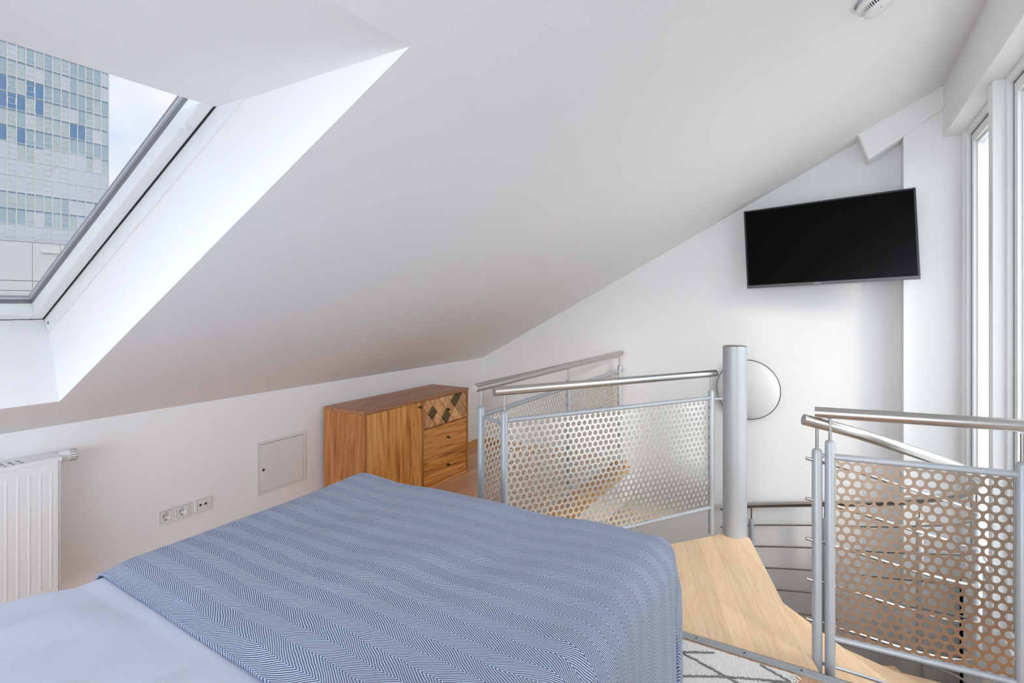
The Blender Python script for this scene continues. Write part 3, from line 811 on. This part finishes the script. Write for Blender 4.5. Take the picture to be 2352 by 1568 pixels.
# ------------------------------------------------------------------ RUG
rug = thing('rug', 'cream wool rug with dark grey diamond lines and a fringed end beside the bed', 'rug', (0, 0, 0))
RGX0, RGX1, RGY0, RGY1 = 1.25, 2.272, 0.135, 1.32
rr_ = random.Random(3)
V = []; nx, ny = 170, 260
for i in range(nx+1):
    for j in range(ny+1):
        e = min(i, nx-i, j, ny-j)
        V.append((RGX0+(RGX1-RGX0)*i/nx + rr_.uniform(-.0015, .0015), RGY0+(RGY1-RGY0)*j/ny+rr_.uniform(-.0015, .0015), (0.001 if e == 0 else 0.013+rr_.uniform(-0.0014, 0.0014))))
F = [(i*(ny+1)+j, (i+1)*(ny+1)+j, (i+1)*(ny+1)+j+1, i*(ny+1)+j+1) for i in range(nx) for j in range(ny)]
mb = MB(); mb.add(V, F, 0, False); mb.build('pile', M['rug'], rug)
def fl_pt(px, py, z=0.015):
    u = (px-1176)/1240.0; c, s = cos(ANG), sin(ANG)
    t = (1.40-z)*1240.0/(py-693)
    return (t*(c+u*s), t*(s-u*c))
def yarn(p, q, w=0.0095):
    L = sqrt((q[0]-p[0])**2+(q[1]-p[1])**2); n = max(2, int(L/0.006))
    dx, dy = (q[0]-p[0])/L, (q[1]-p[1])/L
    V = []
    for k in range(n+1):
        a = L*k/n; jit = rr_.uniform(-.0025, .0025)
        for off, z in ((-w/2, 0.010), (-w/4, 0.0178), (w/4, 0.0178), (w/2, 0.010)):
            V.append((p[0]+dx*a-dy*(off+jit), p[1]+dy*a+dx*(off+jit), z+rr_.uniform(-.0015, .0015)))
    F = [(k*4+i, (k+1)*4+i, (k+1)*4+i+1, k*4+i+1) for k in range(n) for i in range(3)]
    MB().add(V, F).build('pattern_line', M['rug_line'], rug)
A_ = fl_pt(1548, 1488); B_ = fl_pt(1604, 1516); C_ = fl_pt(1668, 1554)
dirv = ((C_[0]-A_[0]), (C_[1]-A_[1]))
yarn((A_[0]-dirv[0]*0.6, A_[1]-dirv[1]*0.6) if A_[0]-dirv[0]*0.6 < RGX1-0.02 else A_, (C_[0]+dirv[0]*1.6, C_[1]+dirv[1]*1.6))
yarn(fl_pt(1546, 1496), fl_pt(1640, 1499))
D_ = fl_pt(1816, 1566); yarn(fl_pt(1540, 1551), C_); yarn(C_, D_)
yarn(fl_pt(1746, 1526), D_)
yarn(D_, (D_[0]-0.35, D_[1]+0.45)); yarn((1.9, 0.17), (1.55, 0.75)); yarn((1.9, 0.17), (1.5, 0.17))
fr = MB()
for k in range(120):
    x = RGX0+(RGX1-RGX0)*(k+rr_.random())/120
    y1 = RGY0-rr_.uniform(0.018, 0.032); xe = x+rr_.uniform(-0.008, 0.008)
    fr.tube([(x, RGY0+0.004, 0.010), ((x+xe)/2, (RGY0+y1)/2, 0.013), (xe, y1, 0.004)], 0.0028, 5)
fo = fr.build('fringe', M['rug'], rug); fo['kind'] = 'stuff'

# ------------------------------------------------------------------ RAILINGS
def perforated(P0, P1, z0, z1, pitch=0.0348, hole=0.0129, th=0.003, rise=0.0):
    """sheet with staggered round holes between two plan points"""
    P0, P1 = Vector((P0[0], P0[1], 0)), Vector((P1[0], P1[1], 0))
    U = (P1-P0); W = U.length; U.normalize(); N = Vector((-U.y, U.x, 0)); Hh = z1-z0
    mb = MB(); rows = int(Hh/(pitch*0.866))+2
    ca = [(cos(radians(30*k)), sin(radians(30*k))) for k in range(12)]
    hexr = [(pitch/2)/cos(radians((30*k+30) % 60 - 30)) for k in range(12)]
    V, F = [], []
    for r in range(rows):
        cz = r*pitch*0.866
        x = (pitch/2 if r % 2 else 0.0)
        while x < W+pitch/2:
            o = len(V)
            for sgn in (-th/2, th/2):
                for k in range(12):
                    a = x+ca[k][0]*hexr[k]; b = cz+ca[k][1]*hexr[k]
                    a = min(max(a, 0), W); b = min(max(b, 0), Hh)
                    p = P0+U*a+N*sgn; V.append((p.x, p.y, z0+b))
                for k in range(12):
                    a = min(max(x+ca[k][0]*hole, 0), W); b = min(max(cz+ca[k][1]*hole, 0), Hh)
                    p = P0+U*a+N*sgn; V.append((p.x, p.y, z0+b))
            for k in range(12):
                k2 = (k+1) % 12
                F.append((o+k, o+k2, o+12+k2, o+12+k))
                F.append((o+24+k2, o+24+k, o+36+k, o+36+k2))
                F.append((o+12+k, o+12+k2, o+36+k2, o+36+k))
            x += pitch
    if rise:
        V = [(x_, y_, z_+rise*(Vector((x_, y_, 0))-P0).dot(U)/W) for x_, y_, z_ in V]
    mb.add(V, F)
    return mb
ZH = 0.965
def post(x, y, zb, zt, name, parent, r=0.0185):
    q = MB().tube([(x, y, zb), (x, y, zt-0.012), (x, y, zt-0.004), (x, y, zt)], r, 18, radii=[r, r, r*0.8, r*0.35])
    p = q.build(name, M['paint_grey'], parent)
    MB().tube([(x, y, zt-0.01), (x, y, ZH-0.008)], 0.006, 10).build('stem', M['steel'], p)
    return p
def rail(name, label, pts, h0, h1, panels, zbar_t, zbar_b, zpt, base=-0.005, hz0=ZH, hz1=ZH, rise=0.0, pmat='perf'):
    t = thing(name, label, 'railing', (0, 0, 0), 'railings around the stairwell')
    MB().tube([(h0[0], h0[1], hz0), (h1[0], h1[1], hz1)], 0.0215, 24).build('handrail', M['steel'], t)
    for p in pts: post(p[0], p[1], base, zpt, 'post', t)
    for a, b in panels:
        d = Vector((b[0]-a[0], b[1]-a[1], 0)).normalized()
        MB().tube([(a[0], a[1], zbar_t), (b[0], b[1], zbar_t+rise)], 0.0125, 14).build('top_bar', M['paint_grey'], t)
        MB().tube([(a[0], a[1], zbar_b), (b[0], b[1], zbar_b+rise)], 0.0125, 14).build('bottom_bar', M['paint_grey'], t)
        a2 = (a[0]+d.x*0.020, a[1]+d.y*0.020); b2 = (b[0]-d.x*0.020, b[1]-d.y*0.020)
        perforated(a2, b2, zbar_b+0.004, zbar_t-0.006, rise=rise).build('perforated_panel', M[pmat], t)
    return t
A, B = (2.25, 1.385), (3.435, 0.638)
dAB = Vector((B[0]-A[0], B[1]-A[1], 0)).normalized()
r1 = rail('railing', 'short diagonal railing with a pale perforated panel ending at the thick grey column', (A, B),
     (A[0]-dAB.x*0.055, A[1]-dAB.y*0.055), (B[0]+dAB.x*0.035, B[1]+dAB.y*0.035), ((A, B),), 0.818, 0.155, 0.868)
Cc, C2, C3 = (2.30, 1.555), (3.365, 1.555), (4.385, 1.555)
r2 = rail('railing', 'long far railing with two perforated panels running to the end wall', (Cc, C2, C3),
     (2.235, 1.555), (4.43, 1.555), ((Cc, C2), (C2, C3)), 0.818, 0.10, 0.868)
MB().tube([(Cc[0], Cc[1], 0.812), (A[0], A[1], 0.805)], 0.008, 10).build('tie_rod', M['paint_grey'], r2)
MB().tube([(4.37, 1.555, 0.818), (XB, 1.555, 0.818)], 0.0125, 12).build('wall_bracket', M['paint_grey'], r2)
E, Fp = (2.44, 0.012), (2.44, -0.545)
dEF = Vector((Fp[0]-E[0], Fp[1]-E[1], 0)).normalized()
r3 = rail('railing', 'nearest railing on the right with a perforated steel panel coloured with its brown floor reflection', (E, Fp),
     (E[0]-dEF.x*0.052, E[1]-dEF.y*0.052), (Fp[0]+dEF.x*0.085, Fp[1]+dEF.y*0.085), ((E, Fp),), 0.798, 0.095, 0.862, base=-0.22, hz1=ZH+0.022, rise=0.020, pmat='perf_reflection')
for p_ in (E, Fp):
    MB().tube([(XE, p_[1], -0.15), (p_[0], p_[1], -0.15)], 0.010, 10).build('floor_bracket', M['paint_grey'], r3)
r1.name, r2.name, r3.name = 'railing', 'railing.001', 'railing.002'

# ------------------------------------------------------------------ SPIRAL STAIRCASE
SC = Vector((3.50, 0.515))
CRAD = 0.0685
st = thing('spiral_staircase', 'spiral staircase with pale beech treads around a thick grey column', 'staircase', (0, 0, 0))
colm = MB().tube([(SC.x, SC.y, ZL), (SC.x, SC.y, 1.128)], CRAD, 48).build('newel_column', M['paint_grey'], st)
MB().lathe((SC.x, SC.y, 1.128), (0, 0, 1), [(CRAD, 0.0), (CRAD, 0.004), (CRAD-0.003, 0.006), (CRAD-0.012, 0.0065), (CRAD-0.013, 0.002), (0.0, 0.002)], 48).build('column_cap', M['steel'], colm)
MB().tube([(B[0], B[1], 0.812), (SC.x, SC.y, 0.812)], 0.008, 10).build('tie_rod', M['paint_grey'], st)
# plan outline of the stair: distance from the column by direction
RAD = [(199, 1.15), (215, 1.16), (232, 1.20), (250, 1.12), (270, 1.08), (290, 1.02), (315, 0.95), (340, 0.91), (370, 0.905), (420, 0.905), (470, 0.91), (560, 0.92)]
HZ = [(199, ZH), (224, 0.80), (249, 0.62), (274, 0.40), (310, 0.115), (345, -0.07), (380, -0.195), (415, -0.32), (470, -0.62), (560, -1.2)]
def lerp(tab, a):
    if a <= tab[0][0]: return tab[0][1]
    for (a0, v0), (a1, v1) in zip(tab, tab[1:]):
        if a <= a1:
            k = (a-a0)/(a1-a0)
            return v0+(v1-v0)*k
    return tab[-1][1]
def smooth(tab, a, w=14):
    return sum(lerp(tab, a+d) for d in range(-w, w+1, 2))/len(range(-w, w+1, 2))
def ray(a, r): return (SC.x+cos(radians(a))*r, SC.y+sin(radians(a))*r)
def tread(poly, ztop, name, along, width, th=0.04):
    """a tread glued up from parallel staves"""
    n = (-sin(along), cos(along))
    ds = [p[0]*n[0]+p[1]*n[1] for p in poly]
    c = (sum(p[0] for p in poly)/len(poly), sum(p[1] for p in poly)/len(poly))
    k0 = math.floor(min(ds)/width)
    parts = []
    while k0*width < max(ds):
        P = clip_poly(poly, n, k0*width+0.0002, False); P = clip_poly(P, n, (k0+1)*width-0.0002, True) if len(P) > 2 else P
        if len(P) > 2: parts.append(P)
        k0 += 1
    root = None
    for P in parts:
        mx = sum(p[0] for p in P)/len(P); my = sum(p[1] for p in P)/len(P)
        ca, sa = cos(-along), sin(-along)
        Q = [((x-mx)*ca-(y-my)*sa, (x-mx)*sa+(y-my)*ca) for x, y in P]
        q = MB().prism(Q, ztop-th, ztop)
        me = q.mesh('stave' if root else 'tread', M['beech'])
        ob = bpy.data.objects.new('stave' if root else name, me); COL.objects.link(ob)
        ob.matrix_world = Matrix.Translation((mx, my, 0)) @ Matrix.Rotation(along, 4, 'Z')
        if root is None: ob.parent = st; root = ob; base = ob.matrix_world.copy()
        else:
            ob.parent = root; ob.matrix_parent_inverse = base.inverted()
    return root
edge = math.atan2(0.44-0.045, 3.485-2.352)
landing = [(2.350, 0.045), (2.350, 1.455), (3.425, 0.610), (3.487, 0.575), (3.52, 0.50), (3.487, 0.43)]
tread(landing, -0.006, 'landing', edge, 0.088)
a = 199.0
for k in range(8):
    a0 = a + 25*k - 5; a1 = a + 25*(k+1)
    zt = -0.196*(k+1)
    rin = 0.05
    n = 5
    P = [ray(a0+10, rin)] + [ray(a0+(a1-a0)*q/n, smooth(RAD, a0+(a1-a0)*q/n)-0.05) for q in range(n+1)] + [ray(a1-10, rin)]
    tread(P, zt, 'tread', radians((a0+a1)/2), 0.085)
# outer railing
tpath = [203.4] + [a_ for a_ in range(207, 378, 4)]
def rp(a_, dz, rofs=0.0):
    x, y = ray(a_, smooth(RAD, a_)+rofs); return (x, y, smooth(HZ, a_)+dz)
dst = (Vector(rp(209, 0))-Vector(rp(203.4, 0))).normalized()
ext = Vector(rp(203.4, 0)) - dst*0.052
MB().tube([ext]+[rp(a_, 0) for a_ in tpath], 0.0215, 20).build('handrail', M['steel'], st)
for k in range(6):
    dzk = -0.150-0.158*k
    e2 = Vector(rp(203.4, dzk)) - dst*(0.042 if k < 5 else -0.01)
    MB().tube([e2]+[rp(a_, dzk) for a_ in tpath], 0.0065, 10).build('rod', M['steel'] if k < 5 else M['paint_grey'], st)
for a_, zb in ((203.4, None), (250, None), (292, None), (330, None), (361, None)):
    x, y, z = rp(a_, 0)
    zb = z-1.14
    p = MB().tube([(x, y, zb), (x, y, z-0.112), (x, y, z-0.104), (x, y, z-0.10)], 0.0185, 16, radii=[0.0185, 0.0185, 0.015, 0.006]).build('post', M['paint_grey'], st)
    MB().tube([(x, y, z-0.11), (x, y, z-0.008)], 0.006, 10).build('stem', M['steel'], p)
x, y, z = rp(203.4, 0)
MB().tube([(x, y, 0.805), (E[0], E[1], 0.790)], 0.008, 10).build('tie_rod', M['paint_grey'], st)

# ------------------------------------------------------------------ TELEVISION
tl, tr_ = Vector((4.31, 0.560, 0)), Vector((4.168, -0.450, 0))
cT = (tl+tr_)/2; cT.z = 1.8045
ax = (tr_-tl); ax.z = 0.044; ax.normalize()
up = Vector((0, 0, 1)); up = (up-ax*up.dot(ax)).normalized()
ny_ = ax.cross(up).normalized()                  # towards the room
if ny_.x > 0: ny_ = -ny_
tv = thing('television', 'flat black television mounted askew on the end wall', 'television', (0, 0, 0))
TW, TH = 1.02, 0.571
q = MB().obox(cT, ax, up, ny_, -TW/2, TW/2, -TH/2, TH/2, -0.030, -0.004)
q.obox(cT, ax, up, ny_, -0.32, 0.32, -0.24, 0.12, -0.062, -0.030)
q.build('housing', M['bezel'], tv, 0.004)
q = MB()
q.obox(cT, ax, up, ny_, -TW/2, TW/2, TH/2-0.010, TH/2, -0.004, 0.004)
q.obox(cT, ax, up, ny_, -TW/2, -TW/2+0.011, -TH/2+0.022, TH/2-0.010, -0.004, 0.004)
q.obox(cT, ax, up, ny_, TW/2-0.011, TW/2, -TH/2+0.022, TH/2-0.010, -0.004, 0.004)
q.build('bezel', M['bezel'], tv)
MB().obox(cT, ax, up, ny_, -TW/2, TW/2, -TH/2, -TH/2+0.022, -0.004, 0.005).build('bezel_strip', M['bezel_bottom'], tv, 0.001)
MB().obox(cT, ax, up, ny_, -TW/2+0.011, TW/2-0.011, -TH/2+0.022, TH/2-0.010, -0.004, 0.0015).build('screen', M['glossy_black'], tv)
q = MB().obox(cT, ax, up, ny_, -0.10, 0.10, -0.11, 0.09, -0.070, -0.062)
q.build('mount_plate', M['bezel'], tv)
q = MB().tube([cT-ny_*0.066, (4.40, 0.03, 1.79), (XB-0.012, 0.05, 1.79)], 0.018, 12).box(XB-0.016, XB-0.001, -0.04, 0.14, 1.68, 1.90)
q.build('wall_arm', M['bezel'], tv)
cu = bpy.data.curves.new('logo_curve', 'FONT'); cu.body = 'Panasonic'; cu.size = 0.0115; cu.align_x = 'CENTER'; cu.align_y = 'CENTER'; cu.extrude = 0.0003
tob = bpy.data.objects.new('logo_tmp', cu); COL.objects.link(tob)
bpy.context.view_layer.update()
lme = bpy.data.meshes.new_from_object(tob.evaluated_get(bpy.context.evaluated_depsgraph_get()))
bpy.data.objects.remove(tob)
lme.materials.clear(); lme.materials.append(M['print'])
lo = bpy.data.objects.new('lettering', lme); COL.objects.link(lo); lo.parent = tv
R_ = Matrix((ax, up, ax.cross(up))).transposed().to_4x4()
lo.matrix_world = Matrix.Translation(cT + up*(-TH/2+0.011) + ny_*0.0056 - ax*0.055) @ R_

# ------------------------------------------------------------------ WALL LAMP
lp = thing('wall_lamp', 'round flat white wall lamp half hidden behind the thick grey column', 'lamp', (0, 0, 0))
LC = (XB, 0.559, 0.736); LR = 0.226
MB().lathe(LC, (-1, 0, 0), [(LR-0.02, 0.001), (LR-0.004, 0.012), (LR, 0.030), (LR, 0.036), (LR-0.004, 0.037), (LR-0.006, 0.034)], 72).build('rim', M['lamp_rim'], lp)
MB().lathe(LC, (-1, 0, 0), [(LR-0.005, 0.034), (LR-0.02, 0.044), (LR*0.75, 0.062), (LR*0.45, 0.074), (LR*0.15, 0.079), (0.0, 0.0795)], 72).build('shade', M['lamp_glass'], lp)

# ------------------------------------------------------------------ SMOKE DETECTOR
def on_slope(px, py):
    u = (px-1176)/1240.0; c, s = cos(ANG), sin(ANG)
    dx, dy, dz_ = c+u*s, s-u*c, (693-py)/1240.0
    t = (ZK+SL*YK-1.40)/(dz_+SL*dy)
    return Vector((dx*t, dy*t, 1.40+dz_*t))
sd = thing('smoke_detector', 'round white smoke detector on the sloping ceiling', 'smoke detector', (0, 0, 0))
sc_ = on_slope(2001, -8); dn_ = -eN
MB().lathe(sc_, dn_, [(0.0, 0.0), (0.056, 0.0), (0.056, 0.010), (0.053, 0.012), (0.060, 0.014), (0.061, 0.030), (0.055, 0.036), (0.050, 0.036)], 56).build('base', M['white_plastic'], sd)
MB().lathe(sc_, dn_, [(0.0455, 0.030), (0.0455, 0.052), (0.0, 0.052)], 40).build('chamber', M['socket_dark'], sd)
MB().lathe(sc_, dn_, [(0.050, 0.050), (0.0505, 0.054), (0.044, 0.060), (0.02, 0.062), (0.0, 0.062)], 48).build('cap', M['white_plastic'], sd)
u_ = dn_.cross(Vector((1, 0, 0))).normalized(); w_ = dn_.cross(u_)
for k in range(40):
    a_ = 2*pi*k/40
    rd = u_*cos(a_)+w_*sin(a_); tg = dn_.cross(rd)
    MB().obox(sc_, rd, tg, dn_, 0.044, 0.0495, -0.0016, 0.0016, 0.034, 0.052).build('fin', M['white_plastic'], sd)
for k in range(48):
    a_ = 2*pi*k/48
    rd = u_*cos(a_)+w_*sin(a_); tg = dn_.cross(rd)
    MB().obox(sc_, rd, tg, dn_, 0.054, 0.0572, -0.0017, 0.0017, 0.001, 0.011).build('base_slot', M['gap_grey'], sd)
MB().obox(sc_, u_, w_, dn_, -0.004, 0.004, 0.018, 0.021, 0.0618, 0.0624).build('indicator', M['socket_dark'], sd)
